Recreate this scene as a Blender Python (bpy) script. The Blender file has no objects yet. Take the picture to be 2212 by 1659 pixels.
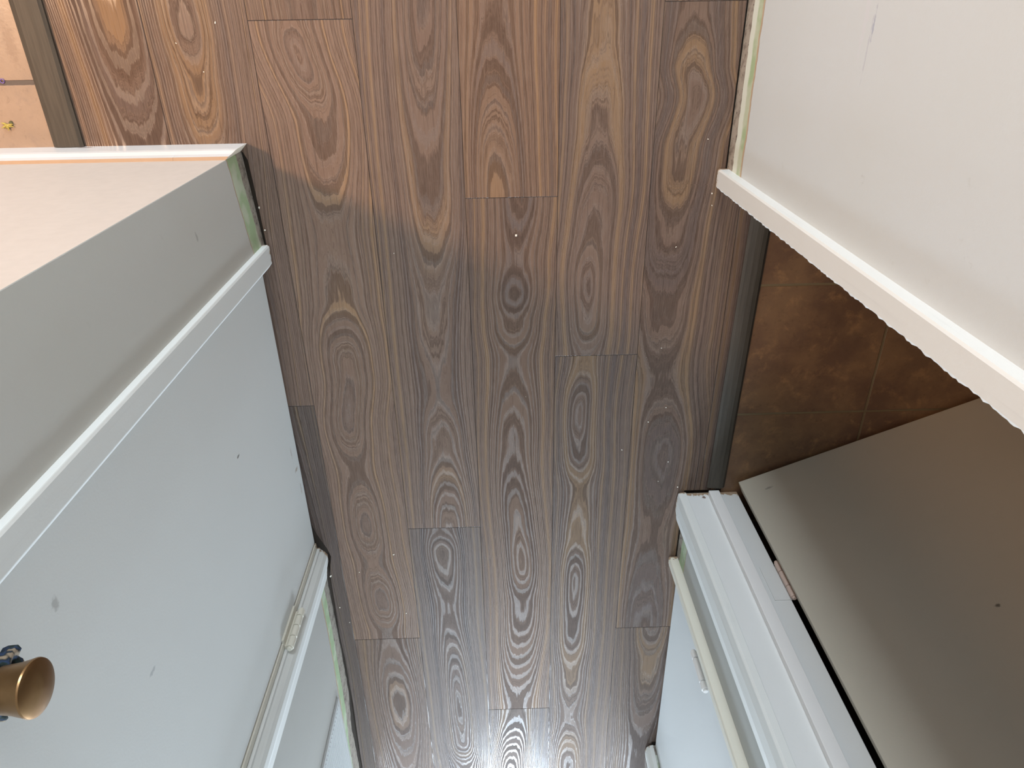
import bpy, bmesh, math, random
from mathutils import Vector, Matrix, noise
random.seed(7)
C = bpy.context.scene.collection
sc = bpy.context.scene
H = 1.45                                   # height of the camera over the planks

# ------------------------------------------------------------------ camera
cam_d = bpy.data.cameras.new('camera')
cam = bpy.data.objects.new('camera', cam_d)
C.objects.link(cam)
RR = [(0.99953717, -0.01430108, 0.02685006),      # picture right
      (-0.02535353, -0.87938029, 0.47544454),     # picture down
      (0.01681204, -0.47590523, -0.87933587)]     # view direction
m = Matrix(((RR[0][0], -RR[1][0], -RR[2][0], 0), (RR[0][1], -RR[1][1], -RR[2][1], 0),
            (RR[0][2], -RR[1][2], -RR[2][2], H), (0, 0, 0, 1)))
cam.matrix_world = m
cam_d.sensor_width = 36
cam_d.lens = 1506.84 / 2212 * 36
cam_d.clip_start = 0.02
sc.camera = cam

# ------------------------------------------------------------------ world, lights, exposure
sc.view_settings.view_transform = 'Standard'
sc.view_settings.look = 'None'
sc.view_settings.gamma = 1
sc.view_settings.use_curve_mapping = False
sc.view_settings.exposure = -0.08
w = bpy.data.worlds.new('world'); sc.world = w; w.use_nodes = True
bg = w.node_tree.nodes['Background']
bg.inputs[0].default_value = (0.62, 0.75, 1, 1); bg.inputs[1].default_value = 0.6

def area(name, loc, target, sx, sy, power, col, shape='RECTANGLE'):
    d = bpy.data.lights.new(name, 'AREA'); d.shape = shape; d.size = sx; d.size_y = sy
    d.energy = power; d.color = col
    o = bpy.data.objects.new(name, d); C.objects.link(o); o.location = loc
    o.rotation_euler = (Vector(target) - Vector(loc)).to_track_quat('-Z', 'Y').to_euler()
    return o
area('room_lamp', (-1.95, 0.46, 2.30), (-1.95, 0.46, 0), 0.28, 0.28, 84, (1, 0.64, 0.39), 'DISK')
area('hall_daylight', (0.03, -5.12, 1.12), (0.03, 0, 1.0), 0.50, 1.5, 190, (0.72, 0.86, 1))
area('right_daylight', (1.45, -5.12, 1.25), (0.2, 0, 0.9), 0.9, 1.3, 130, (0.74, 0.87, 1))
area('left_daylight', (-1.45, -5.12, 1.25), (-0.2, 0, 0.9), 0.9, 1.3, 110, (0.68, 0.84, 1))
area('rear_daylight', (-0.35, 3.45, 1.45), (-0.2, -1, 0.7), 0.95, 1.3, 150, (0.80, 0.91, 1))

# ------------------------------------------------------------------ helpers: objects
def prop(o, label=None, cat=None, group=None, kind=None):
    if label: o['label'] = label
    if cat: o['category'] = cat
    if group: o['group'] = group
    if kind: o['kind'] = kind
    return o
def link(name, bm, mat, parent=None, smooth=False, bevel=0):
    me = bpy.data.meshes.new(name)
    bmesh.ops.recalc_face_normals(bm, faces=bm.faces)
    bm.to_mesh(me); bm.free()
    o = bpy.data.objects.new(name, me); C.objects.link(o)
    for mt in (mat if isinstance(mat, (list, tuple)) else [mat]): me.materials.append(mt)
    if smooth:
        for p in me.polygons: p.use_smooth = True
    if parent:
        o.parent = parent
        if not parent.parent: o.matrix_parent_inverse = Matrix.Translation(-Vector(parent.location))
    if bevel:
        b = o.modifiers.new('edge', 'BEVEL'); b.width = bevel; b.segments = 2; b.limit_method = 'ANGLE'
        b.angle_limit = 0.6
    return o
def empty(name, loc):
    o = bpy.data.objects.new(name, None); o.location = loc; o.empty_display_size = 0.05
    C.objects.link(o); return o
def prism(poly, z0, z1, bm=None, axis='z', jag=0.0, seg=1):
    """polygon extruded along an axis; jag roughens the low end, seg subdivides along the length"""
    bm = bm or bmesh.new()
    def P(a, b, t):
        return (a, b, t) if axis == 'z' else ((t, a, b) if axis == 'x' else (a, t, b))
    rings = []
    for i in range(seg + 1):
        t = z0 + (z1 - z0) * i / seg
        r = []
        for k, (a, b) in enumerate(poly):
            tt = t + (random.uniform(0, jag) if (i == 0 and jag) else 0)
            r.append(bm.verts.new(P(a, b, tt)))
        rings.append(r)
    n = len(poly)
    for i in range(seg):
        for k in range(n):
            bm.faces.new((rings[i][k], rings[i][(k + 1) % n], rings[i + 1][(k + 1) % n], rings[i + 1][k]))
    bm.faces.new(rings[0][::-1]); bm.faces.new(rings[-1])
    return bm
def box(x0, x1, y0, y1, z0, z1, bm=None):
    return prism([(x0, y0), (x1, y0), (x1, y1), (x0, y1)], z0, z1, bm)
def lathe(profile, origin, axis, bm=None, n=48):
    """profile = [(distance along axis, radius)]"""
    bm = bm or bmesh.new()
    ax = Vector(axis).normalized(); u = ax.orthogonal().normalized(); v = ax.cross(u); O = Vector(origin)
    rings = []
    for d, r in profile:
        rings.append([bm.verts.new(O + ax * d + (u * math.cos(2 * math.pi * k / n) + v * math.sin(2 * math.pi * k / n)) * max(r, 1e-5)) for k in range(n)])
    for a, b in zip(rings, rings[1:]):
        for k in range(n): bm.faces.new((a[k], a[(k + 1) % n], b[(k + 1) % n], b[k]))
    bm.faces.new(rings[0][::-1]); bm.faces.new(rings[-1])
    return bm
def cyl(p0, p1, r, bm=None, n=20, ch=0.0):
    L = (Vector(p1) - Vector(p0)).length
    ch = ch or r * 0.15
    return lathe([(0, r - ch), (ch, r), (L - ch, r), (L, r - ch)], p0, Vector(p1) - Vector(p0), bm, n)

# ------------------------------------------------------------------ helpers: materials
class NT:
    def __init__(s, name):
        s.m = bpy.data.materials.new(name); s.m.use_nodes = True; s.t = s.m.node_tree
        s.b = s.t.nodes['Principled BSDF']; s.out = s.t.nodes['Material Output']
    def new(s, ty, **kw):
        n = s.t.nodes.new(ty)
        for k, v in kw.items(): setattr(n, k, v)
        return n
    def put(s, sock, v):
        if v is None: return
        if isinstance(v, bpy.types.NodeSocket): s.t.links.new(v, sock)
        elif isinstance(v, (tuple, list)):
            sock.default_value = tuple(v) + ((1,) if len(v) == 3 and len(sock.default_value) == 4 else ())
        else: sock.default_value = v
    def math(s, op, a, b=None, c=None, clamp=False):
        n = s.new('ShaderNodeMath', operation=op); n.use_clamp = clamp
        s.put(n.inputs[0], a); s.put(n.inputs[1], b); s.put(n.inputs[2], c); return n.outputs[0]
    def noise(s, vec=None, scale=5, detail=2, rough=0.5, dim='3D', w=None, dist=0):
        n = s.new('ShaderNodeTexNoise', noise_dimensions=dim)
        if vec is not None: s.put(n.inputs['Vector'], vec)
        if w is not None: s.put(n.inputs['W'], w)
        n.inputs['Scale'].default_value = scale; n.inputs['Detail'].default_value = detail
        n.inputs['Roughness'].default_value = rough; n.inputs['Distortion'].default_value = dist
        return n.outputs['Fac']
    def smooth(s, v, a, b, lo=0, hi=1):
        n = s.new('ShaderNodeMapRange', interpolation_type='SMOOTHSTEP')
        s.put(n.inputs[0], v); s.put(n.inputs[1], a); s.put(n.inputs[2], b); s.put(n.inputs[3], lo); s.put(n.inputs[4], hi)
        return n.outputs[0]
    def mix(s, f, a, b, mode='MIX'):
        n = s.new('ShaderNodeMix', data_type='RGBA', blend_type=mode)
        s.put(n.inputs[0], f); s.put(n.inputs[6], a); s.put(n.inputs[7], b); return n.outputs[2]
    def pos(s): return s.new('ShaderNodeNewGeometry').outputs['Position']
    def sep(s, v):
        n = s.new('ShaderNodeSeparateXYZ'); s.put(n.inputs[0], v); return n.outputs
    def scl(s, v, k, off=(0, 0, 0)):
        n = s.new('ShaderNodeMapping'); s.put(n.inputs[0], v); n.inputs['Scale'].default_value = k
        n.inputs['Location'].default_value = off; return n.outputs[0]
    def ramp(s, v, stops):
        n = s.new('ShaderNodeValToRGB'); s.put(n.inputs[0], v); e = n.color_ramp.elements
        while len(e) > 1: e.remove(e[-1])
        e[0].position = stops[0][0]; e[0].color = tuple(stops[0][1]) + (1,)
        for p, c in stops[1:]:
            x = e.new(p); x.color = tuple(c) + (1,)
        return n.outputs[0]
    def attr(s, name): return s.new('ShaderNodeAttribute', attribute_name=name)
    def bump(s, h, strength=0.2, dist=0.002):
        n = s.new('ShaderNodeBump'); s.put(n.inputs['Height'], h); n.inputs['Strength'].default_value = strength
        n.inputs['Distance'].default_value = dist; s.t.links.new(n.outputs[0], s.b.inputs['Normal'])
    def done(s, col, rough=0.5, metal=0, spec=None):
        s.put(s.b.inputs['Base Color'], col); s.put(s.b.inputs['Roughness'], rough)
        s.put(s.b.inputs['Metallic'], metal)
        if spec is not None: s.put(s.b.inputs['Specular IOR Level'], spec)
        return s.m
    def spots(s, col, P, lst):
        """marks of their own: ((x,y,z),(half sizes),(colour),strength)"""
        for c, hs, cc, st in lst:
            v = s.scl(P, tuple(1 / h for h in hs), tuple(-a / h for a, h in zip(c, hs)))
            n = s.new('ShaderNodeVectorMath', operation='LENGTH'); s.put(n.inputs[0], v)
            d = s.math('ADD', n.outputs['Value'], s.math('MULTIPLY', s.math('SUBTRACT', s.noise(P, 140, 3), 0.5), 1.6))
            f = s.math('MULTIPLY', s.smooth(d, 0.4, 1.1, 1, 0), st)
            col = s.mix(f, col, cc)
        return col

def paint(name, base, rough=0.45, streak=None, spots=(), chip=None, grime=0.10, bump=0.06, bscale=260):
    t = NT(name); P = t.pos()
    big = t.noise(P, 3.2, 3); fine = t.noise(P, 45, 4, 0.65)
    col = t.mix(t.math('MULTIPLY', t.smooth(big, 0.35, 0.75), grime * 1.4), base, tuple(b * k for b, k in zip(base, (0.80, 0.79, 0.74))))
    col = t.mix(t.math('MULTIPLY', t.smooth(fine, 0.62, 0.8), grime), col, tuple(b * 0.62 for b in base))
    if streak:
        sv = t.noise(t.scl(P, streak), 1, 3, 0.6)
        col = t.mix(t.math('MULTIPLY', t.smooth(sv, 0.55, 0.75), 0.22), col, tuple(b * 0.7 for b in base))
    if chip:                                     # bare wood showing where the foot of the board was sawn and scraped
        z = t.sep(P)[2]
        n2 = t.noise(P, 95, 3, 0.7)
        edge = t.math('ADD', z, t.math('MULTIPLY', t.math('SUBTRACT', n2, 0.5), 0.045))
        f = t.smooth(edge, chip, chip + 0.002, 1, 0)
        col = t.mix(f, col, t.mix(t.noise(P, 160, 2), (0.25, 0.14, 0.07), (0.42, 0.33, 0.24)))
    col = t.spots(col, P, spots)
    t.bump(t.noise(P, bscale, 3), bump * 2, 0.001)
    return t.done(col, rough)

WALL = (0.50, 0.49, 0.455)
WHITE = (0.66, 0.665, 0.64)
def wall_mat(name, base, axis='y', top=lambda: 0, bands=(0.032, 0.078, 0.084), var=None, spots=(), wash=None):
    """wall paint ending above a green older coat, a tan edge, and raw dirty plaster where the skirting came off"""
    t = NT(name); P = t.pos(); s = t.sep(P); z = s[2]; a = s[1] if axis == 'y' else s[0]
    nz = t.noise(t.scl(P, (14, 14, 3)), 1, 3, 0.6); n2 = t.noise(P, 60, 3, 0.6)
    zz = t.math('ADD', z, t.math('MULTIPLY', t.math('SUBTRACT', nz, 0.5), 0.016))
    zz = t.math('ADD', zz, t.math('MULTIPLY', t.math('SUBTRACT', n2, 0.5), 0.006))
    if var:                                      # slow drift of the old skirting line along the wall: (coef, origin)
        zz = t.math('ADD', zz, t.math('MULTIPLY', t.math('SUBTRACT', a, var[1]), var[0]))
    big = t.noise(P, 3.5, 3)
    pnt = t.mix(t.math('MULTIPLY', t.smooth(big, 0.35, 0.75), 0.18), base, tuple(b * k for b, k in zip(base, (0.9, 0.88, 0.8))))
    scr = t.noise(t.scl(P, (90, 90, 16)), 1, 4, 0.7)
    pnt = t.mix(t.math('MULTIPLY', t.smooth(scr, 0.62, 0.76), 0.12), pnt, (0.62, 0.6, 0.57))
    pnt = t.mix(t.math('MULTIPLY', t.smooth(t.noise(P, 28, 4, 0.7), 0.66, 0.8), 0.25), pnt, (0.26, 0.25, 0.22))
    green = t.mix(t.smooth(t.noise(P, 22, 3), 0.42, 0.62), (0.36, 0.47, 0.28), (0.50, 0.55, 0.42))
    if wash is not None:
        green = t.mix(t.smooth(zz, wash - 0.004, wash + 0.004, 1, 0), green, (0.66, 0.70, 0.62))
    raw = t.mix(t.smooth(t.noise(P, 50, 4, 0.7), 0.45, 0.68), (0.36, 0.32, 0.27), (0.17, 0.14, 0.115))
    raw = t.mix(t.smooth(t.noise(t.scl(P, (1, 1, 1), (3, 5, 1)), 120, 3), 0.62, 0.7), raw, (0.07, 0.055, 0.045))
    tan = t.mix(t.noise(P, 80, 2), (0.42, 0.27, 0.15), (0.55, 0.47, 0.36))
    col = t.mix(t.smooth(zz, bands[0] - 0.001, bands[0] + 0.001), raw, green)
    col = t.mix(t.smooth(zz, bands[1] - 0.0008, bands[1] + 0.0008), col, tan)
    col = t.mix(t.smooth(zz, bands[2] - 0.0008, bands[2] + 0.0008), col, pnt)
    col = t.spots(col, P, spots)
    h = t.math('MULTIPLY', t.smooth(zz, bands[2] - 0.001, bands[2] + 0.001), 1.2)
    h = t.math('ADD', h, t.math('MULTIPLY', t.noise(P, 300, 3), 0.25))
    t.bump(h, 0.5, 0.0012)
    return t.done(col, 0.6)

def wood_mat(name='walnut_planks'):
    t = NT(name); P = t.pos()
    ring = t.attr('ring').outputs['Fac']; tone = t.attr('tone')
    ts = t.sep(tone.outputs['Vector']); bright, warm, seed = ts[0], ts[1], ts[2]
    off = t.new('ShaderNodeCombineXYZ'); t.put(off.inputs[0], t.math('MULTIPLY', seed, 37.0)); t.put(off.inputs[1], t.math('MULTIPLY', seed, 91.0))
    vm = t.new('ShaderNodeVectorMath', operation='ADD'); t.put(vm.inputs[0], P); t.put(vm.inputs[1], off.outputs[0]); Q = vm.outputs[0]
    wob = t.noise(t.scl(Q, (9, .8, 1)), 1, 2, 0.5)
    wob2 = t.noise(t.scl(Q, (55, 5, 1)), 1, 3, 0.6)
    r = t.math('ADD', ring, t.math('MULTIPLY', t.math('SUBTRACT', wob, 0.5), 1.0))
    r = t.math('ADD', r, t.math('MULTIPLY', t.math('SUBTRACT', wob2, 0.5), 0.65))
    r = t.math('ADD', r, t.math('MULTIPLY', seed, 50.0))
    n1 = t.noise(dim='1D', w=r, scale=1.35, detail=5, rough=0.74)
    n2 = t.noise(dim='1D', w=t.math('ADD', r, 31.7), scale=0.33, detail=1, rough=0.5)
    n3 = t.noise(t.scl(Q, (5, 1.1, 1)), 1, 2, 0.5)
    fib = t.noise(t.scl(Q, (900, 26, 1)), 1, 3, 0.7)
    fib2 = t.noise(t.scl(Q, (330, 5, 1)), 1, 3, 0.7)
    n1 = t.math('ADD', n1, t.math('MULTIPLY', t.math('SUBTRACT', fib2, 0.5), 0.26))
    seam = t.smooth(t.attr('seam').outputs['Fac'], 0.0, 0.8)
    # hue follows groups of rings, depth follows single rings
    hue = t.ramp(t.math('ADD', t.math('MULTIPLY', n2, 0.7), t.math('MULTIPLY', n3, 0.3)),
                 [(0.33, (0.160, 0.118, 0.102)), (0.45, (0.222, 0.150, 0.114)), (0.54, (0.250, 0.174, 0.132)), (0.64, (0.33, 0.215, 0.130))])
    col = t.mix(t.math('MULTIPLY', t.smooth(n1, 0.56, 0.42), 0.68), hue, (0.088, 0.056, 0.041))
    line = t.smooth(t.math('ABSOLUTE', t.math('SUBTRACT', n1, 0.52)), 0.0, 0.022, 1, 0)
    col = t.mix(t.math('MULTIPLY', line, 0.30), col, (0.36, 0.26, 0.19))
    col = t.mix(t.math('MULTIPLY', t.smooth(fib, 0.38, 0.64), 0.30), col, (0.34, 0.26, 0.21))
    col = t.mix(t.math('MULTIPLY', t.smooth(fib2, 0.50, 0.72), 0.55), col, (0.085, 0.058, 0.045))
    grey = t.mix(warm, (0.86, 0.96, 1.10), (1.12, 0.98, 0.84))
    col = t.mix(1.0, col, grey, 'MULTIPLY')
    hs = t.new('ShaderNodeHueSaturation'); t.put(hs.inputs['Value'], t.math('MULTIPLY', bright, 0.74)); t.put(hs.inputs['Color'], col); hs.inputs['Saturation'].default_value = 1.06
    fin = t.mix(t.math('MULTIPLY', seam, 0.85), hs.outputs[0], (0.022, 0.017, 0.014))
    # embossed lacquer: bands of rings dull or glossy
    g = t.math('SINE', t.math('MULTIPLY', r, 9.0))
    g = t.math('ADD', g, t.math('MULTIPLY', t.math('SUBTRACT', fib2, 0.5), 2.4))
    gl = t.smooth(g, 0.25, 0.75)
    rough = t.math('ADD', t.math('MULTIPLY', gl, -0.40), 0.60)
    h = t.math('ADD', t.math('MULTIPLY', gl, 0.5), t.math('MULTIPLY', fib, 0.5))
    t.bump(h, 0.14, 0.0005)
    return t.done(fin, rough, 0, t.math('ADD', t.math('MULTIPLY', gl, 0.55), 0.09))

def dark_plank(name, base):
    t = NT(name); P = t.pos()
    f = t.noise(t.scl(P, (240, 9, 240)), 1, 4, 0.7); f2 = t.noise(t.scl(P, (30, 3, 30)), 1, 3)
    col = t.mix(t.smooth(f, 0.35, 0.7), base, tuple(b * 0.55 for b in base))
    col = t.mix(t.math('MULTIPLY', f2, 0.5), col, tuple(b * 1.45 for b in base))
    t.bump(f, 0.2, 0.0006)
    return t.done(col, 0.55, 0, 0.35)

def tile_mat(name, c1, c2, c3, grout, x0, y0, size, gw, dark=0.5, stain=None, rough=0.35):
    t = NT(name); P = t.pos(); s = t.sep(P)
    def g(v, o):
        f = t.math('FRACT', t.math('DIVIDE', t.math('SUBTRACT', v, o), size))
        return t.math('MULTIPLY', t.math('MINIMUM', f, t.math('SUBTRACT', 1.0, f)), size)
    d = t.math('MINIMUM', g(s[0], x0), g(s[1], y0))
    d = t.math('ADD', d, t.math('MULTIPLY', t.math('SUBTRACT', t.noise(P, 150, 2), 0.5), 0.0012))
    n1 = t.noise(P, 7, 5, 0.65); n2 = t.noise(P, 60, 4, 0.7); n3 = t.noise(t.scl(P, (1, 1, 1), (7, 3, 0)), 20, 6, 0.75, dist=0.3)
    col = t.mix(t.smooth(n1, 0.35, 0.65), c1, c2)
    col = t.mix(t.math('MULTIPLY', t.smooth(n3, 0.5, 0.72), 0.7), col, c3)
    col = t.mix(t.math('MULTIPLY', t.smooth(n2, 0.56, 0.72), dark), col, tuple(c * 0.4 for c in c1))
    if stain: col = t.spots(col, P, stain)
    gm = t.smooth(d, gw, gw + 0.0012, 1, 0)
    col = t.mix(gm, col, grout)
    t.bump(t.math('SUBTRACT', t.math('MULTIPLY', n2, 0.3), gm), 0.6, 0.0015)
    return t.done(col, rough)

def plain(name, col, rough=0.6, metal=0):
    t = NT(name); P = t.pos()
    n = t.noise(P, 60, 3)
    return t.done(t.mix(t.math('MULTIPLY', n, 0.4), col, tuple(c * 0.7 for c in col)), rough, metal)

DARKM = (0.06, 0.05, 0.04)
m_wood = wood_mat()
m_door1 = paint('closet_door_paint', (0.64, 0.65, 0.63), 0.42, spots=[
    ((-.503, -.580, .868), (.02, .010, .008), (0.30, 0.30, 0.28), .6), ((-.503, -.822, .760), (.02, .004, .012), (0.3, 0.32, 0.33), .55),
    ((-.503, -.747, .331), (.02, .003, .008), DARKM, .8), ((-.503, -.987, .038), (.02, .006, .012), (0.28, 0.2, 0.14), .7),
    ((-.503, -.93, .05), (.02, .02, .004), (0.3, 0.22, 0.16), .5), ((-.503, -1.05, .030), (.02, .02, .004), (0.3, 0.22, 0.16), .5)], grime=.06)
m_door2 = paint('bathroom_door_paint', (0.46, 0.42, 0.345), 0.5, spots=[
    ((1.118, -.866, .30), (.018, .03, .008), DARKM, .85), ((.886, -.963, .557), (.006, .03, .005), DARKM, .8),
    ((.95, -.936, .60), (.005, .03, .004), DARKM, .6), ((.66, -1.06, .07), (.012, .03, .004), (0.2, 0.18, 0.15), .7)], grime=.12)
m_door3 = paint('linen_door_paint', (0.64, 0.66, 0.66), 0.42, grime=.05)
m_trim = paint('white_trim_paint', WHITE, 0.4, chip=0.006, grime=.08, streak=(60, 60, 3))
m_trim_cream = paint('cream_trim_paint', (0.66, 0.63, 0.54), 0.42, chip=0.008, grime=.08, streak=(60, 60, 3))
m_jamb = paint('jamb_paint', (0.66, 0.66, 0.645), 0.38, chip=0.013, grime=.07, spots=[((.517, -1.118, .022), (.006, .02, .006), (0.15, 0.08, 0.05), .9)])
m_stop = paint('stop_paint', (0.70, 0.68, 0.66), 0.38, grime=.05)
m_tan = plain('bare_pine_edge', (0.40, 0.26, 0.16), 0.7)
m_brass = NT('antique_brass')
_P = m_brass.pos()
m_brass.bump(m_brass.noise(m_brass.scl(_P, (40, 400, 400)), 1, 3), 0.05, 0.0004)
m_brass = m_brass.done(m_brass.mix(m_brass.noise(_P, 90, 3), (0.34, 0.20, 0.095), (0.24, 0.135, 0.055)), 0.33, 0.9)
m_hinge_rust = paint('worn_hinge_paint', (0.55, 0.42, 0.36), 0.5, grime=.5)
m_strip = dark_plank('dark_reducer', (0.058, 0.049, 0.038))
m_sub = plain('bare_subfloor', (0.05, 0.036, 0.024), 0.9)
m_ceil = plain('ceiling_paint', (0.72, 0.71, 0.69), 0.8)
m_room = plain('far_wall_paint', (0.60, 0.57, 0.53), 0.7)
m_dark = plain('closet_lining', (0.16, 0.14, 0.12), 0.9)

# ------------------------------------------------------------------ floor of planks
PW = 0.1913
def interp(tab, v):
    if v >= tab[0][0]: return tab[0][1]
    for (a, fa), (b, fb) in zip(tab, tab[1:]):
        if b <= v <= a:
            t = (a - v) / (a - b); t = t * t * (3 - 2 * t) if True else t
            return fa + (fb - fa) * t
    return tab[-1][1]
def lin(tab, v):
    if v >= tab[0][0]: return tab[0][1]
    for (a, fa), (b, fb) in zip(tab, tab[1:]):
        if b <= v <= a: return fa + (fb - fa) * (a - v) / max(a - b, 1e-9)
    return tab[-1][1]
# each plank: x0, x1, y_high, y_low, centre line table, heart-height table, rings per metre across, brightness, warmth, seed
X = [-0.828, -0.6365, -0.4452, -0.2539, -0.0626, 0.1287, 0.3200, 0.5113, 0.62]
def plank(c, yh, yl, cen, hts, k, br, wm, seed, x0=None, x1=None):
    return dict(x0=X[c] if x0 is None else x0, x1=X[c + 1] if x1 is None else x1, yh=yh, yl=yl, cen=cen, h=hts, k=k, br=br, wm=wm, seed=seed)
PL = [
 plank(0, 1.00, -.50, [(.3, -.70), (-.1, -.68), (-.4, -.69)], [(.3, 3), (0, 8), (-.3, 12)], 80, .90, .62, .11),
 plank(1, 1.40, -.830, [(.3, -.56), (-.1, -.56), (-.8, -.58)], [(.3, 9), (-.02, 3), (-.12, 5), (-.4, 11), (-.8, 6)], 100, .90, .48, .23),
 plank(1, -.830, -2.44, [(-.8, -.56)], [(-.8, 14), (-1.5, 6), (-2.4, 12)], 100, .62, .15, .31),
 plank(2, 1.59, -.016, [(.3, -.34)], [(.3, 2), (0, 6)], 90, .92, .55, .37),
 plank(2, -.016, -1.622, [(-.02, -.37), (-.2, -.335), (-.45, -.345), (-.75, -.352), (-.9, -.372), (-1.2, -.365), (-1.6, -.35)],
   [(-.016, 2.5), (-.07, .2), (-.20, 5), (-.42, 10), (-.56, 9), (-.72, 2), (-.86, .2), (-1.02, 5), (-1.2, .3), (-1.33, 4), (-1.47, .2), (-1.6, 5)], 92, 1.03, .55, .43),
 plank(2, -1.622, -3.23, [(-1.6, -.34)], [(-1.6, 9), (-1.9, 5), (-2.3, 9)], 90, .86, .40, .47),
 plank(3, .39, -1.213, [(.3, -.12), (-.3, -.132), (-.7, -.148), (-1.1, -.145)],
   [(.39, 0), (0, 4.5), (-.30, 8.5), (-.6, 12.5), (-.8, 14), (-.95, 12), (-1.21, 6)], 118, .96, .42, .53),
 plank(3, -1.213, -2.82, [(-1.2, -.17), (-1.5, -.162), (-2.2, -.15)],
   [(-1.21, 8), (-1.3, 5), (-1.5, 7.5), (-1.95, .3), (-2.1, 2), (-2.25, 8)], 120, .88, .12, .59),
 plank(4, 1.26, -.347, [(.3, .01), (-.1, .008), (-.35, .01)], [(.3, 14), (0, 10.5), (-.35, 4.5)], 112, .98, .72, .61),
 plank(4, -.347, -1.952, [(-.35, .05), (-.5, .042), (-.65, .034), (-1, .03), (-1.4, .045), (-1.95, .03)],
   [(-.34, 4), (-.48, 6), (-.56, 4.5), (-.63, 6.5), (-.72, 9.5), (-.95, 6), (-1.2, 2.2), (-1.34, .2), (-1.5, 4), (-1.95, 12)], 105, .88, .55, .67),
 plank(4, -1.952, -3.56, [(-1.95, .02), (-2.3, 0)], [(-1.95, 10), (-2.3, 2), (-2.6, 6)], 115, .86, .12, .71),
 plank(5, .89, -.715, [(.3, .2), (-.1, .207), (-.3, .21), (-.55, .194), (-.7, .198)],
   [(.3, 14), (-.05, 10), (-.2, 8), (-.42, 3.2), (-.545, .1), (-.62, 1.8), (-.72, 5.5)], 110, .90, .38, .73),
 plank(5, -.715, -2.32, [(-.7, .2), (-.88, .193), (-1.1, .2), (-1.8, .196)],
   [(-.72, 5), (-.88, .1), (-.97, 1.8), (-1.1, 5.5), (-1.25, 4.5), (-1.42, .5), (-1.6, 2.5), (-1.8, 6), (-2.0, 8), (-2.25, 3)], 110, .83, .30, .79),
 plank(6, 1.61, .004, [(0, .4)], [(0, 4)], 90, .86, .4, .83),
 plank(6, .004, -1.607, [(.01, .372), (-.1, .378), (-.16, .392), (-.26, .372), (-.4, .37), (-.7, .375), (-1, .40), (-1.5, .40)],
   [(.0, 4.5), (-.16, 1.2), (-.30, 1.8), (-.42, 4), (-.6, 7), (-.78, 9), (-1.0, 6), (-1.25, 8), (-1.6, 5)], 72, .80, .42, .89),
 plank(6, -1.607, -3.21, [(-1.6, .43)], [(-1.6, 2), (-1.75, 5), (-2.2, 9)], 80, .72, .30, .97),
 plank(7, 1.0, -1.8, [(0, .60)], [(0, 8), (-1.8, 6)], 110, .74, .45, .07),
]
for c, s0 in ((3, .39 - 1.213 * 0 - 0), ):
    pass
PL += [plank(3, -2.82, -5.2, [(-2.8, -.16)], [(-2.8, 2), (-4, 9)], 110, .86, .4, .15), plank(4, -3.56, -5.2, [(-3.6, .03)], [(-3.6, 4), (-5, 9)], 110, .88, .4, .25),
       plank(5, -2.32, -5.2, [(-2.3, .2)], [(-2.3, 6), (-4, 1)], 110, .86, .4, .35), plank(6, -3.21, -5.2, [(-3.2, .4)], [(-3.2, 6), (-5, 3)], 100, .8, .4, .45),
       plank(2, -3.23, -5.2, [(-3.2, -.35)], [(-3.2, 6), (-5, 3)], 100, .88, .4, .55), plank(1, -2.44, -5.2, [(-2.4, -.5)], [(-2.4, 6), (-5, 3)], 100, .7, .3, .65),
       plank(0, 3.4, 1.0, [(2, -.70)], [(3, 6), (1, 3)], 90, .95, .6, .75), plank(1, 3.4, 1.4, [(2, -.55)], [(3, 6), (1, 3)], 90, .95, .5, .85),
       plank(2, 3.4, 1.59, [(2, -.35)], [(3, 6), (1, 3)], 90, .95, .5, .95), plank(3, 3.4, .39, [(2, -.15)], [(3, 6), (.39, 2)], 110, .95, .45, .05),
       plank(4, 3.4, 1.26, [(2, .03)], [(3, 6), (1, 3)], 90, .95, .5, .13), plank(5, 3.4, .89, [(2, .22)], [(3, 6), (1, 3)], 90, .9, .4, .27), plank(6, 3.4, 1.61, [(2, .4)], [(3, 6), (1, 3)], 90, .85, .4, .39)]
PL.append(plank(0, -2.53, -5.2, [(-3, -.7)], [(-3, 5), (-4, 9)], 100, .85, .4, .44))
PL.append(plank(7, -2.47, -5.2, [(-3, .58)], [(-3, 5), (-4, 9)], 100, .85, .4, .48))
for i in range(9):
    PL.append(plank(0, -2.48 + .01 * 0, -5.2, [(-3, .7 + i * PW)], [(-3, 5), (-4, 9)], 100, .85, .4, .02 + i * .1, .62 + i * PW, .62 + (i + 1) * PW))
    PL.append(plank(0, -2.54, -5.2, [(-3, -.92 - i * PW)], [(-3, 5), (-4, 9)], 100, .85, .4, .06 + i * .1, -.828 - (i + 1) * PW, -.828 - i * PW))
def Lx(y):
    return lin([(9, -.815), (-.246, -.815), (-.2461, -.500), (-.26, -.493), (-.32, -.490), (-.43, -.487), (-.47, -.487), (-.4701, -.53), (-1.165, -.53), (-1.1651, -.512),
                (-1.22, -.498), (-1.27, -.478), (-1.30, -.470), (-1.36, -.481), (-1.6, -.486), (-1.7, -.483), (-1.9, -.4845), (-2.04, -.489), (-2.23, -.4925), (-2.53, -.493), (-2.5301, -2.4), (-9, -2.4)], y)
def Rx(y):
    return lin([(9, .4705), (-.29, .4715), (-.33, .4715), (-.3301, .553), (-1.112, .553), (-1.1121, .4715), (-1.38, .470), (-1.3801, .52), (-2.14, .52), (-2.1401, .470), (-2.47, .470), (-2.4701, 2.4), (-9, 2.4)], y)
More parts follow.
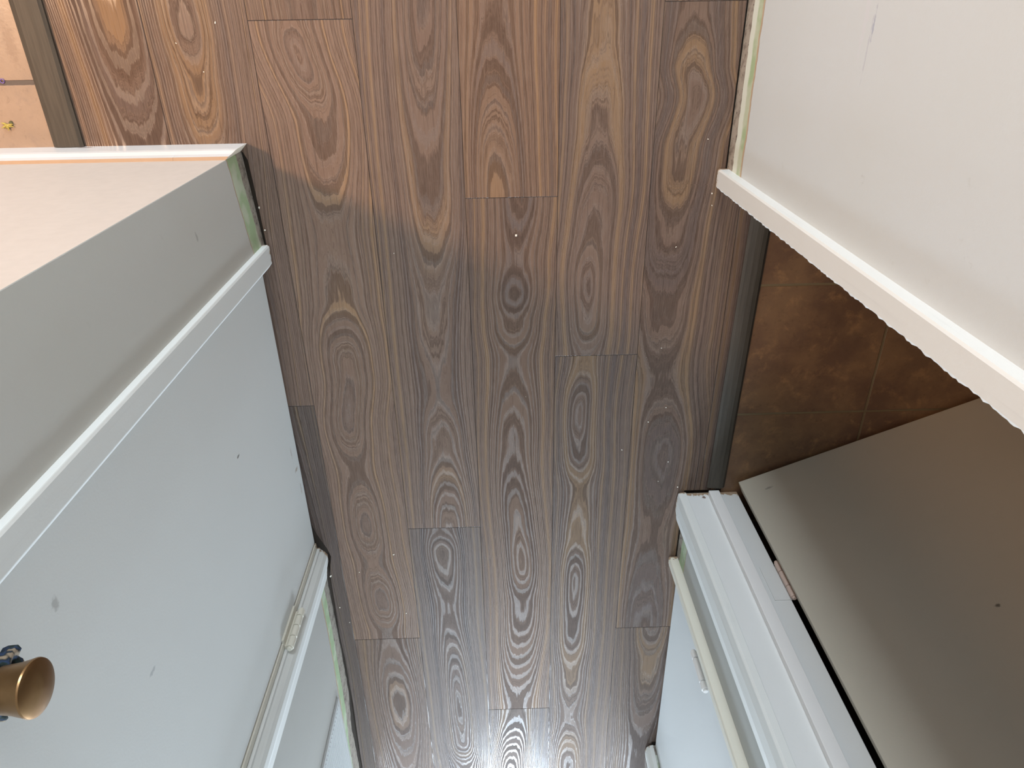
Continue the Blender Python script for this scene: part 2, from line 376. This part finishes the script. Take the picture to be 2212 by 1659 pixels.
def build_floor():
    bm = bmesh.new()
    rl = bm.verts.layers.float.new('ring'); tl = bm.verts.layers.float_color.new('tone'); sl = bm.verts.layers.float.new('seam')
    BR = [-.246, -.2461, -.4701, -1.1651, -.3301, -1.112, -1.1121, -1.3801, -2.1401]
    for p in PL:
        near = p['yl'] < .15 and p['yh'] > -2.6
        step = 0.010 if near else 0.08
        ys = [p['yh']]
        y = p['yh'] - .0012
        while y > p['yl'] + .0012:
            ys.append(y); y -= (step if -2.45 < y < .12 else 0.06)
        ys += [p['yl'] + .0012, p['yl']]
        ys += [b for b in BR if p['yl'] + .002 < b < p['yh'] - .002]
        ys = sorted(set(ys), reverse=True)
        nx = 18 if near else 6
        prev = None
        sd = p['seed'] * 40
        for j, y in enumerate(ys):
            a = max(p['x0'], Lx(y)); b = min(p['x1'], Rx(y))
            if b - a < .002: prev = None; continue
            c = interp(p['cen'], y); hh = interp(p['h'], y)
            xs = [a, a + .0011] + [a + (b - a) * i / nx for i in range(1, nx)] + [b - .0011, b]
            row = []
            for i, x in enumerate(xs):
                n = noise.noise(Vector((x * 5 + sd, y * 2.2, sd))) * .009 + noise.noise(Vector((x * 14, y * 6 + sd, sd))) * .002
                hn = noise.noise(Vector((x * 2, y * 1.6 + sd, sd + 5))) * .5
                u = (x - c + n)
                uu = abs(u)
                # rings crowd together away from the heart of the board
                ring = math.sqrt((p['k'] * uu * (.46 + 9.0 * uu)) ** 2 + (hh * .62 + hn) ** 2)
                low = (i in (0, len(xs) - 1)) or j in (0, len(ys) - 1)
                v = bm.verts.new((x, y, -.0005 if low else 0.0))
                v[rl] = ring; v[sl] = 1.0 if low else 0.0; v[tl] = (p['br'], p['wm'], p['seed'], 1)
                row.append(v)
            if prev:
                for i in range(len(row) - 1):
                    bm.faces.new((prev[i], row[i], row[i + 1], prev[i + 1]))
            prev = row
    bmesh.ops.recalc_face_normals(bm, faces=bm.faces)
    # give the boards their thickness at the outer edges
    edges = [e for e in bm.edges if len(e.link_faces) == 1]
    r = bmesh.ops.extrude_edge_only(bm, edges=edges)
    for g in r['geom']:
        if isinstance(g, bmesh.types.BMVert): g.co.z = -.011
    me = bpy.data.meshes.new('floor'); bm.to_mesh(me); bm.free()
    o = bpy.data.objects.new('floor', me); C.objects.link(o); me.materials.append(m_wood)
    prop(o, 'brown grey walnut plank floor of the hallway between the white doors', 'floor', kind='structure')
build_floor()
s = link('floor_underlay', box(-4, 3, -5.3, 3.6, -.06, -.0115), m_sub)
prop(s, 'dark bare subfloor showing in the gap along the plank edges', 'subfloor', kind='structure')

m_tileL = tile_mat('peach_tile', (0.27, 0.19, 0.135), (0.32, 0.225, 0.16), (0.22, 0.16, 0.125), (0.06, 0.048, 0.045), -1.19, -.113, .333, .0036, .35,
    stain=[((-.915, .02, 0), (.05, .10, .1), (0.26, 0.19, 0.14), .75), ((-.885, -.045, 0), (.012, .045, .1), (0.2, 0.13, 0.09), .6)])
m_tileR = tile_mat('brown_marbled_tile', (0.185, 0.105, 0.055), (0.115, 0.062, 0.038), (0.30, 0.165, 0.075), (0.15, 0.11, 0.06), .892, -.552, .333, .0022, .45)
prop(link('floor_side_room', box(-4, -.845, -.26, 3.6, -.0115, .0), m_tileL), 'dirty peach ceramic tile floor beyond the dark strip on the left', 'floor', kind='structure')
prop(link('floor_bathroom', box(.566, 2.4, -1.9, .8, -.0115, .001), m_tileR), 'brown marbled tile floor inside the right doorway', 'floor', kind='structure')

# ------------------------------------------------------------------ transition strips
def strip(name, poly_at, y0, y1, mat, label):
    bm = bmesh.new(); rings = []
    n = 24
    for i in range(n + 1):
        y = y0 + (y1 - y0) * i / n
        rings.append([bm.verts.new((x, y, z)) for x, z in poly_at(y)])
    k = len(rings[0])
    for a, b in zip(rings, rings[1:]):
        for j in range(k): bm.faces.new((a[j], a[(j + 1) % k], b[(j + 1) % k], b[j]))
    bm.faces.new(rings[0][::-1]); bm.faces.new(rings[-1])
    o = link(name, bm, mat)
    return prop(o, label, 'transition strip')
def pl(y):
    a, b = -.862 - .000 * y, -.803
    return [(a, .0004), (a + .002, .006), (a + .012, .0095), (b - .022, .010), (b - .006, .0085), (b, .0055), (b, .0004)]
strip('transition_strip', pl, -.2290, 3.3, m_strip, 'dark grey brown wooden floor strip between the peach tile and the planks')
def pr(y):
    t = (y + .40) / -.70
    a, b = .537 - .009 * t, .584 - .011 * t
    return [(a, .0012), (a, .0035), (a + .006, .0060), (a + .018, .0088), (b - .016, .0098), (b - .006, .0080), (b, .0030), (b, .0012)]
strip('transition_strip', pr, -1.102, -.336, m_strip, 'grey brown domed wooden threshold strip across the right doorway beside the brown tile')

# ------------------------------------------------------------------ walls
ZC = 2.42
m_wL = wall_mat('left_wall_paint', (0.52, 0.515, 0.48), bands=(.033, .083, .086), var=(-.09, -.25),
    spots=[((-.50, -.33, .30), (.02, .01, .004), (0.2, 0.19, 0.17), .5)])
m_wL2 = wall_mat('far_left_wall_paint', (0.42, 0.415, 0.39), bands=(.034, .068, .074), var=(.05, -1.5))
m_wR = wall_mat('right_wall_paint', (0.585, 0.63, 0.65), bands=(.031, .079, .087), wash=.056,
    spots=[((.475, -.026, .488), (.02, .022, .0028), (0.27, 0.30, 0.42), .6), ((.475, -.052, .484), (.02, .05, .0022), (0.42, 0.44, 0.52), .5), ((.475, -.02, .464), (.02, .06, .006), (0.62, 0.63, 0.68), .4)])
m_wP = wall_mat('post_wall_paint', (0.46, 0.465, 0.44), bands=(.030, .074, .077), var=(-.06, -1.25))
m_wY = plain('side_room_wall_paint', (0.54, 0.475, 0.42), 0.6)

# left: block beside the closet. Its face towards the side room is warm painted, the hall face leans a little
def wall_left():
    poly = [(-.503, -.246), (-.491, -.452), (-.60, -.452), (-.60, -.37), (-4, -.37), (-4, -.245), (-.5035, -.245)]
    bm = prism(poly, -.004, ZC)
    bmesh.ops.recalc_face_normals(bm, faces=bm.faces)
    o = link('wall_left', bm, [m_wY, m_wL])
    for p in o.data.polygons:
        if p.normal.x > .7: p.material_index = 1
    return o
prop(wall_left(), 'grey painted wall end beside the left closet with a green unpainted band at its foot', 'wall', kind='structure')
# far left wall: ragged lower edge where the skirting was torn off
def wall_far_left():
    bm = bmesh.new()
    ys = [-1.375 - .02 * i for i in range(57)]
    front_b, front_t, back_b, back_t = [], [], [], []
    for y in ys:
        z = .000 + random.uniform(-.003, .003) + lin([(-1.3, -.006), (-1.8, -.006), (-1.9, .004), (-2.02, .014), (-2.1, .006), (-2.3, .002)], y)
        x = lin([(-1.3, -.494), (-1.6, -.491), (-1.85, -.491), (-2.0, -.498), (-2.2, -.500), (-6, -.500)], y)
        front_b.append(bm.verts.new((x, y, z))); front_t.append(bm.verts.new((x - .002, y, ZC)))
        back_b.append(bm.verts.new((-.60, y, -.004))); back_t.append(bm.verts.new((-.60, y, ZC)))
    for i in range(len(ys) - 1):
        for a, b in ((front_b, front_t), (front_t, back_t), (back_t, back_b), (back_b, front_b)):
            bm.faces.new((a[i], a[i + 1], b[i + 1], b[i]))
    bm.faces.new((front_b[0], front_t[0], back_t[0], back_b[0])); bm.faces.new((front_b[-1], front_t[-1], back_t[-1], back_b[-1]))
    return link('wall_far_left', bm, m_wL2)
prop(wall_far_left(), 'grey painted wall past the left closet with a torn green foot and the vent in it', 'wall', kind='structure')
prop(link('wall_right', prism([(.475, -.306), (.475, 3.6), (.60, 3.6), (.60, -.306)], -.004, ZC), m_wR),
     'pale grey wall at upper right with a mint green band along its foot', 'wall', kind='structure')
prop(link('wall_right_post', prism([(.475, -1.124), (.474, -1.36), (.60, -1.36), (.60, -1.124)], -.004, ZC), m_wP),
     'narrow streaky grey wall strip between the bathroom doorway and the right closet', 'wall', kind='structure')
prop(link('wall_right_far', prism([(.475, -2.165), (.475, -2.46), (.60, -2.46), (.60, -2.165)], -.004, ZC), m_wR),
     'grey hall wall past the right closet door', 'wall', kind='structure')
# lintels over the three openings
prop(link('wall_over_left_closet', box(-.60, -.503, -1.37, -.44, 2.03, ZC), m_room), 'wall over the left closet door', 'wall', kind='structure')
prop(link('wall_over_doorway', box(.475, .60, -1.13, -.30, 2.03, ZC), m_room), 'wall over the bathroom doorway', 'wall', kind='structure')
prop(link('wall_over_right_closet', box(.475, .60, -2.17, -1.35, 2.03, ZC), m_room), 'wall over the right closet door', 'wall', kind='structure')
# end wall of the hall with its window, outer walls, ceiling
def holed(x0, x1, z0, z1, hx0, hx1, hz0, hz1, y0, y1):
    bm = bmesh.new()
    box(x0, hx0, y0, y1, z0, z1, bm); box(hx1, x1, y0, y1, z0, z1, bm)
    box(hx0, hx1, y0, y1, z0, hz0, bm); box(hx0, hx1, y0, y1, hz1, z1, bm)
    return bm
def end_wall():
    bm = bmesh.new()
    holes = [(-1.9, -1.0, .6, 1.9), (-.23, .29, .35, 1.9), (1.0, 1.9, .6, 1.9)]
    x = -2.5
    for a, b, c, d in holes:
        box(x, a, -5.3, -5.2, -.01, ZC, bm); box(a, b, -5.3, -5.2, -.01, c, bm); box(a, b, -5.3, -5.2, d, ZC, bm); x = b
    box(x, 2.5, -5.3, -5.2, -.01, ZC, bm)
    return bm
prop(link('wall_end', end_wall(), m_room), 'end wall of the front room round its windows', 'wall', kind='structure')
prop(link('wall_front_left', box(-2.5, -.602, -2.53, -2.43, -.01, ZC), m_room), 'front room wall left of the hall mouth', 'wall', kind='structure')
prop(link('wall_front_right', box(.602, 2.5, -2.46, -2.36, -.01, ZC), m_room), 'front room wall right of the hall mouth', 'wall', kind='structure')
prop(link('wall_front_side', prism([(2.4, -2.46), (2.5, -2.46), (2.5, -5.2), (2.4, -5.2)], -.01, ZC), m_room), 'side wall of the front room', 'wall', kind='structure')
prop(link('wall_front_side_left', prism([(-2.4, -2.53), (-2.5, -2.53), (-2.5, -5.2), (-2.4, -5.2)], -.01, ZC), m_room), 'left side wall of the front room', 'wall', kind='structure')
prop(link('wall_back', holed(-4.1, .6, -.01, ZC, -.9, .2, .75, 2.15, 3.6, 3.7), m_room), 'wall of the side room round its window', 'wall', kind='structure')
prop(link('wall_side_room', box(-4.1, -4, -.37, 3.6, -.01, ZC), m_room), 'outer wall of the side room', 'wall', kind='structure')
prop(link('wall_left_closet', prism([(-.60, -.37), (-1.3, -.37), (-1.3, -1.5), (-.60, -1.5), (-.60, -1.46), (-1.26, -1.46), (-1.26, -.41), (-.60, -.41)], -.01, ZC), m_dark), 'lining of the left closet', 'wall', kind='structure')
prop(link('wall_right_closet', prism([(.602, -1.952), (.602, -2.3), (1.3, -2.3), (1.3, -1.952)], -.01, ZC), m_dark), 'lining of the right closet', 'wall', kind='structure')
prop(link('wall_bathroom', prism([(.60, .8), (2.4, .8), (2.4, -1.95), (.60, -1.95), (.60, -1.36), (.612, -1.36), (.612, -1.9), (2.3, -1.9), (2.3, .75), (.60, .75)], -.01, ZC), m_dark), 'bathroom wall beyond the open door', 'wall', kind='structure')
prop(link('ceiling', box(-4.1, 2.4, -5.3, 3.7, ZC, ZC + .08), m_ceil), 'plain white ceiling', 'ceiling', kind='structure')
def window(name, x0, x1, z0, z1, y, label):
    r = empty(name, ((x0 + x1) / 2, y, z0))
    bm = bmesh.new(); f = .035
    box(x0, x0 + f, y - .03, y + .03, z0, z1, bm); box(x1 - f, x1, y - .03, y + .03, z0, z1, bm)
    box(x0, x1, y - .03, y + .03, z0, z0 + f, bm); box(x0, x1, y - .03, y + .03, z1 - f, z1, bm)
    link('window_frame', bm, m_stop, r)
    prop(r, label, 'window', kind='structure')
window('window_1', -.23, .29, .35, 1.9, -5.25, 'tall window in line with the hall')
window('window_3', 1.0, 1.9, .6, 1.9, -5.25, 'window right of the hall line')
window('window_4', -1.9, -1.0, .6, 1.9, -5.25, 'window left of the hall line')
window('window_2', -.9, .2, .75, 2.15, 3.65, 'window in the back wall of the side room')

# ------------------------------------------------------------------ skirting on the side room face
def skirting():
    y0 = -.245
    prof = [(y0, .0), (y0 + .0150, .0), (y0 + .0150, .058), (y0 + .0135, .066), (y0 + .0085, .074), (y0 + .0065, .084), (y0 + .0060, .0872)]
    bm = bmesh.new()
    xs = [-4 + .1 * i for i in range(35)] + [-.60, -.56, -.52]
    rows = [[bm.verts.new((x, y, z + (random.uniform(-.0006, .0006) if z > .08 else 0))) for y, z in prof + [(y0, .090)]] for x in xs]
    rows.append([bm.verts.new((-.503 + (y - y0) * 1.0, y, z)) for y, z in prof + [(y0, .090)]])   # mitred end
    k = len(rows[0])
    for a, b in zip(rows, rows[1:]):
        for j in range(k):
            f = bm.faces.new((a[j], a[(j + 1) % k], b[(j + 1) % k], b[j]))
            if j in (k - 2,): f.material_index = 1
    f = bm.faces.new(rows[-1]); f.material_index = 2
    bm.faces.new(rows[0][::-1])
    o = link('baseboard_left', bm, [paint('skirting_paint', (0.58, 0.575, 0.57), .4, grime=.12, spots=[((-.795, -.230, .012), (.022, .01, .005), (0.18, 0.12, 0.10), .9)]), m_tan, plain('sawn_mitre', (0.48, 0.40, 0.31), .8)])
    prop(o, 'white skirting board with a bare tan top edge and a sawn mitred end', 'baseboard', kind='structure')
skirting()

# ------------------------------------------------------------------ casings
def casing(n, poly, mat, label, z0=.002, z1=2.06, jag=.003, bevel=.0012):
    o = link('trim_%d' % n, prism(poly, z0, z1, jag=jag), mat, bevel=bevel)
    return prop(o, label, 'door casing', kind='structure')
casing(1, [(-.500, -.434), (-.482, -.434), (-.4795, -.438), (-.4800, -.474), (-.4880, -.484), (-.500, -.492)], m_trim,
       'narrow white door casing on the near side of the left closet door')
casing(2, [(-.515, -1.266), (-.4935, -1.266), (-.4925, -1.272), (-.4820, -1.281), (-.4765, -1.290), (-.4775, -1.312), (-.4830, -1.335), (-.4885, -1.372), (-.515, -1.374)], m_trim,
       'moulded white door casing on the hinge side of the left closet door')
casing(3, [(-.535, -1.248), (-.5005, -1.248), (-.4995, -1.263), (-.535, -1.264)], m_trim_cream, 'thin cream jamb edge beside the hinges of the left closet door')
bm = prism([(.4755, -.297), (.457, -.297), (.4545, -.300), (.4545, -.3315), (.4560, -.3335), (.4755, -.342)], .002, 2.06, jag=.003, seg=420)
bm.verts.ensure_lookup_table()
for vv in bm.verts:                          # broken paint bead down the far edge
    if abs(vv.co.y + .3335) < .0003:
        vv.co.y -= random.choice([0, .0006, .0012, .0022]) * (1 if vv.co.z < 1.2 else .4); vv.co.x += random.uniform(0, .0008)
prop(link('trim_4', bm, m_trim), 'white door casing at the near side of the bathroom doorway with a chipped paint edge', 'door casing', kind='structure')
casing(5, [(.4745, -1.1150), (.4600, -1.1155), (.4550, -1.1190), (.4520, -1.140), (.4520, -1.170), (.4580, -1.205), (.4745, -1.214)], m_trim,
       'white door casing on the far post of the bathroom doorway')
casing(6, [(.4700, -1.1190), (.608, -1.1190), (.608, -1.1300), (.4700, -1.1300)], m_jamb, 'flat white door jamb on the far side of the bathroom doorway', z0=.001)
casing(7, [(.5300, -1.1045), (.5570, -1.1045), (.5570, -1.1188), (.5300, -1.1188)], m_stop, 'white door stop bar nailed along the far bathroom jamb', z0=.012, jag=.001)
casing(8, [(.608, -.3420), (.608, -.3100), (.4765, -.3100), (.4765, -.3420)], m_jamb, 'white door jamb on the near side of the bathroom doorway', z0=.001)
casing(9, [(.4745, -1.3340), (.4530, -1.3340), (.4500, -1.3380), (.4505, -1.3560), (.4600, -1.3760), (.4690, -1.3860), (.4745, -1.3860)], m_trim_cream,
       'cream edged door casing at the near side of the right closet door')
casing(10, [(.4745, -2.1500), (.4620, -2.1500), (.4520, -2.1640), (.4490, -2.1760), (.4510, -2.2000), (.4590, -2.2160), (.4745, -2.2250)], m_trim,
       'white door casing at the far side of the right closet door')

# ------------------------------------------------------------------ hinges
def hinge_barrel(bm, x, y, z0, z1, r, gaps=(.25, .5, .75)):
    cuts = [0] + list(gaps) + [1]
    L = z1 - z0
    for a, b in zip(cuts, cuts[1:]):
        cyl((x, y, z0 + a * L + .0010), (x, y, z0 + b * L - .0010), r, bm, 18, .0008)
    cyl((x, y, z0 - .004), (x, y, z0 + .0005), r * .7, bm, 16); cyl((x, y, z1 - .0005), (x, y, z1 + .004), r * .7, bm, 16)
    cyl((x, y, z0), (x, y, z1), r * .6, bm, 12)
    return bm

# ------------------------------------------------------------------ door_1: left closet
d1 = empty('door_1', (-.503, -1.243, 0))
prop(d1, 'flat white left closet door with a brass knob', 'door', kind='structure')
link('door_panel', box(-.538, -.503, -1.2435, -.4935, .0085, 2.02), m_door1, d1, bevel=.0015)
hb = hinge_barrel(bmesh.new(), -.4865, -1.2575, .232, .343, .0085, (.18, .45, .73))
box(-.5030, -.4985, -1.2550, -1.2380, .236, .339, hb); box(-.4988, -.4905, -1.2740, -1.2560, .236, .339, hb)
h = link('hinge', hb, m_trim_cream, d1); h['label'] = 'hinge painted over in cream'
# knob: rose, neck and a flared drum with a shallow cone face
KY, KZ = -.556, 1.000
ky = link('handle', lathe([(0, .031), (.003, .033), (.007, .031), (.010, .018), (.014, .0125), (.022, .0125), (.026, .017), (.030, .0215), (.046, .0235), (.058, .0265), (.0605, .0273),
                       (.0622, .0268), (.0640, .0235), (.0662, .0150), (.0678, .0060), (.0683, .0)], (-.5032, KY, KZ), (1, 0.02, -.02)), m_brass, d1, smooth=True)
ky['label'] = 'flared brass door knob'
es = ky.modifiers.new('split', 'EDGE_SPLIT'); es.split_angle = 0.55

# hair tie looped over the neck of the knob
def hair_tie():
    bm = bmesh.new(); cx = -.4855; N, Mn = 90, 12
    rings = []
    for i in range(N):
        a = 2 * math.pi * i / N
        sag = .016 * max(0, -math.sin(a)) ** 1.5
        R = .0225 + .0022 * math.sin(9 * a) + .002 * math.sin(4 * a + 1)
        c = Vector((cx + .0035 * math.sin(5 * a), KY + math.cos(a) * R, KZ + math.sin(a) * (R + sag) + .002))
        rad = Vector((0, math.cos(a), math.sin(a)))
        r0 = .0085 + .0012 * math.sin(13 * a)
        rings.append([bm.verts.new(c + (rad * math.cos(2 * math.pi * k / Mn) + Vector((1, 0, 0)) * math.sin(2 * math.pi * k / Mn)) * (r0 + .0012 * math.sin(3 * 2 * math.pi * k / Mn + 6 * a))) for k in range(Mn)])
    for i in range(N):
        for k in range(Mn): bm.faces.new((rings[i][k], rings[i][(k + 1) % Mn], rings[(i + 1) % N][(k + 1) % Mn], rings[(i + 1) % N][k]))
    t = NT('dark_blue_green_cloth'); P = t.pos()
    n = t.noise(P, 75, 2, .5)
    col = t.ramp(n, [(.36, (0.006, 0.010, 0.012)), (.46, (0.012, 0.030, 0.028)), (.53, (0.020, 0.045, 0.110)), (.60, (0.010, 0.018, 0.022)), (.66, (0.30, 0.24, 0.17))])
    t.bump(t.noise(P, 500, 2), .5, .001)
    return link('hair_tie', bm, t.done(col, .9), smooth=True)
prop(hair_tie(), 'dark blue green gathered cloth hair tie looped behind the brass knob', 'hair tie')

# ------------------------------------------------------------------ door_2: bathroom door, standing open
P0 = Vector((.6035, -1.0800)); dd = Vector((.923, .386)).normalized(); nn = Vector((dd.y, -dd.x))
d2 = empty('door_2', (.612, -1.113, 0))
prop(d2, 'flat beige bathroom door standing open over the brown tile', 'door', kind='structure')
q = [P0, P0 + dd * .745, P0 + dd * .745 + nn * .035, P0 + nn * .035]
link('door_panel', prism([(v.x, v.y) for v in q], .013, 2.02), m_door2, d2, bevel=.0015)
bm = hinge_barrel(bmesh.new(), .6105, -1.1090, .278, .382, .0062, (.28, .70))
h = link('hinge', bm, m_hinge_rust, d2); h['label'] = 'worn pinkish hinge barrel'
bm = bmesh.new(); box(.572, .6095, -1.1188, -1.1172, .280, .380, bm)
link('hinge_leaf', bm, m_jamb, h)

# ------------------------------------------------------------------ door_3: right closet
d3 = empty('door_3', (.478, -1.39, 0))
prop(d3, 'flat bluish white right closet door', 'door', kind='structure')
link('door_panel', prism([(.4770, -1.3870), (.4800, -2.1480), (.515, -2.1480), (.512, -1.3870)], .0085, 2.02), m_door3, d3, bevel=.0015)
h = link('hinge', hinge_barrel(bmesh.new(), .4625, -1.4160, .255, .366, .0085, (.2, .8)), m_stop, d3); h['label'] = 'white painted hinge barrel'

# ------------------------------------------------------------------ vent grille low on the far left wall
v = empty('vent_grille', (-.492, -1.9, .11))
prop(v, 'white louvred air vent low on the far left wall, cut by the photo edge', 'vent')
y0, y1, z0, z1 = -1.735, -2.095, .105, .42
bm = bmesh.new(); xo = -.4855; xi = -.504
fr = .015
for a, b, c, d in ((y0 - fr, y0, z0, z1), (y1, y1 + fr, z0, z1), (y1 + fr, y0 - fr, z0, z0 + fr), (y1 + fr, y0 - fr, z1 - fr, z1)): box(xi, xo, a, b, c, d, bm)
m_vent = paint('vent_enamel', (0.48, 0.485, 0.48), 0.8, grime=.06)
m_vent.node_tree.nodes['Principled BSDF'].inputs['Specular IOR Level'].default_value = 0.2
link('frame', bm, m_vent, v, bevel=.0015)
bm = bmesh.new(); z = z0 + fr + .001
while z < z1 - fr - .006:
    prism([(-.4862, z), (-.4842, z + .0008), (-.4846, z + .0028), (-.4885, z + .0030), (-.4985, z + .0045), (-.4985, z + .0030), (-.4890, z + .0012)], y1 + fr, y0 - fr, bm, axis='y'); z += .0125
link('louvre', bm, m_vent, v)
link('backing', box(-.5035, -.4995, y1 + .01, y0 - .01, z0 + .01, z1 - .01), m_sub, v)

# ------------------------------------------------------------------ crumbs and litter on the floor
m_crumb = plain('plaster_crumb', (0.78, 0.72, 0.62), .8)
def crumb(x, y, r, z=0.0, mat=m_crumb, sy=1.0, name='crumb'):
    bm = bmesh.new(); bmesh.ops.create_icosphere(bm, subdivisions=1, radius=1)
    a = random.uniform(0, 3.1)
    for vv in bm.verts:
        p = vv.co * random.uniform(.75, 1.2)
        px, py = p.x * r, p.y * r * sy
        vv.co = Vector((x + px * math.cos(a) - py * math.sin(a), y + px * math.sin(a) + py * math.cos(a), z + (p.z * .55 + .5) * min(r, .003)))
    return link(name, bm, mat)
bm = bmesh.new(); box(.0393, .0437, -.4285, -.4245, .0, .003, bm)
prop(link('plaster_chip', bm, m_crumb, bevel=.0006), 'largest white plaster chip alone mid floor on the streaky plank', 'plaster chip')
small = [(-.504, -.018, .0016), (-.583, -.051, .0013), (-.543, -.100, .0013), (.449, -.347, .0019), (.428, -.239, .0011), (.452, -.372, .0011),
         (-.487, -.357, .0018), (-.484, -.404, .0018), (-.4795, -1.37, .0030), (-.470, -1.49, .0018), (-.40, -1.36, .0015), (.452, -1.10, .0018), (.36, -.90, .0016),
         (.30, -.98, .0016), (.385, -.46, .0012), (.375, -.70, .0012), (.40, -.86, .0014), (-.30, -1.30, .0018), (-.285, -1.52, .0022), (-.22, -.46, .0010),
         (.42, -1.02, .0016), (-.45, -1.55, .0015), (.06, -.82, .0009), (.40, -1.08, .0012)]
for x, y, r in small:
    if y > -.11 and x < -.4: lab = 'tiny pale crumb on the warm lit planks above the mitred skirting'
    elif x < -.45 and y > -.42: lab = 'tiny pale crumb in the gap at the foot of the green banded wall end'
    elif x < -.43: lab = 'tiny pale crumb at the torn wall foot past the left closet hinge'
    elif x < -.2 and y < -1: lab = 'tiny pale crumb on the planks beside the far left closet casing'
    elif x > .4 and y > -.4: lab = 'tiny pale crumb beside the chipped foot of the upper right casing'
    elif x > .28 and y < -.85: lab = 'tiny pale crumb on the planks by the far post of the bathroom doorway'
    elif x > .28: lab = 'tiny pale crumb on the planks beside the domed bathroom threshold strip'
    else: lab = 'tiny pale crumb on the middle planks at x %s of the loose plaster chip' % ('left' if x < 0 else 'below')
    lab = lab.replace('at x left of', 'well left of').replace('at x below of', 'far below')
    prop(crumb(x, y, r * .9, sy=random.uniform(1, 1.8)), lab, 'debris', group='crumbs: ' + lab[16:])
# dried yellow green leaf bit on the peach tile
m_leaf = plain('dry_leaf', (0.42, 0.33, 0.07), .8); m_leafd = plain('dry_leaf_dark', (0.10, 0.09, 0.04), .8)
lf = empty('dried_flower', (-.936, -.188, .0))
prop(lf, 'small dried yellow green flower scrap lying on the peach tile', 'plant debris')
bm = bmesh.new()
for i in range(9):
    a = 2.6 + i * .45 + random.uniform(-.2, .2); L = random.uniform(.006, .014)
    p = Vector((-.938, -.187, .0018)); q = p + Vector((math.cos(a) * L, math.sin(a) * L * .8, random.uniform(-.0006, .003)))
    lathe([(0, .0012), (L * .5, .0020), (L, .0003)], p, q - p, bm, 6)
link('petal', bm, m_leaf, lf)
crumb(-.931, -.184, .0042, 0, m_leafd, 1.2, 'seed_head').name = 'seed_head'
sh = bpy.data.objects['seed_head']; sh.parent = lf; sh.matrix_parent_inverse = Matrix.Translation(-Vector(lf.location))
bm = bmesh.new()
N = 20
rg = [[bm.verts.new((-.921 + math.cos(2 * math.pi * i / N) * (.0036 + .0009 * math.cos(k * 1.571)), -.1095 + math.sin(2 * math.pi * i / N) * (.0036 + .0009 * math.cos(k * 1.571)), .0011 + .0009 * math.sin(k * 1.571))) for k in range(4)] for i in range(N)]
for i in range(N):
    for k in range(4): bm.faces.new((rg[i][k], rg[i][(k + 1) % 4], rg[(i + 1) % N][(k + 1) % 4], rg[(i + 1) % N][k]))
prop(link('rubber_band', bm, plain('violet_rubber', (0.20, 0.12, 0.38), .5), smooth=True), 'tiny violet ring lying in the dark grout of the peach tile', 'ring')
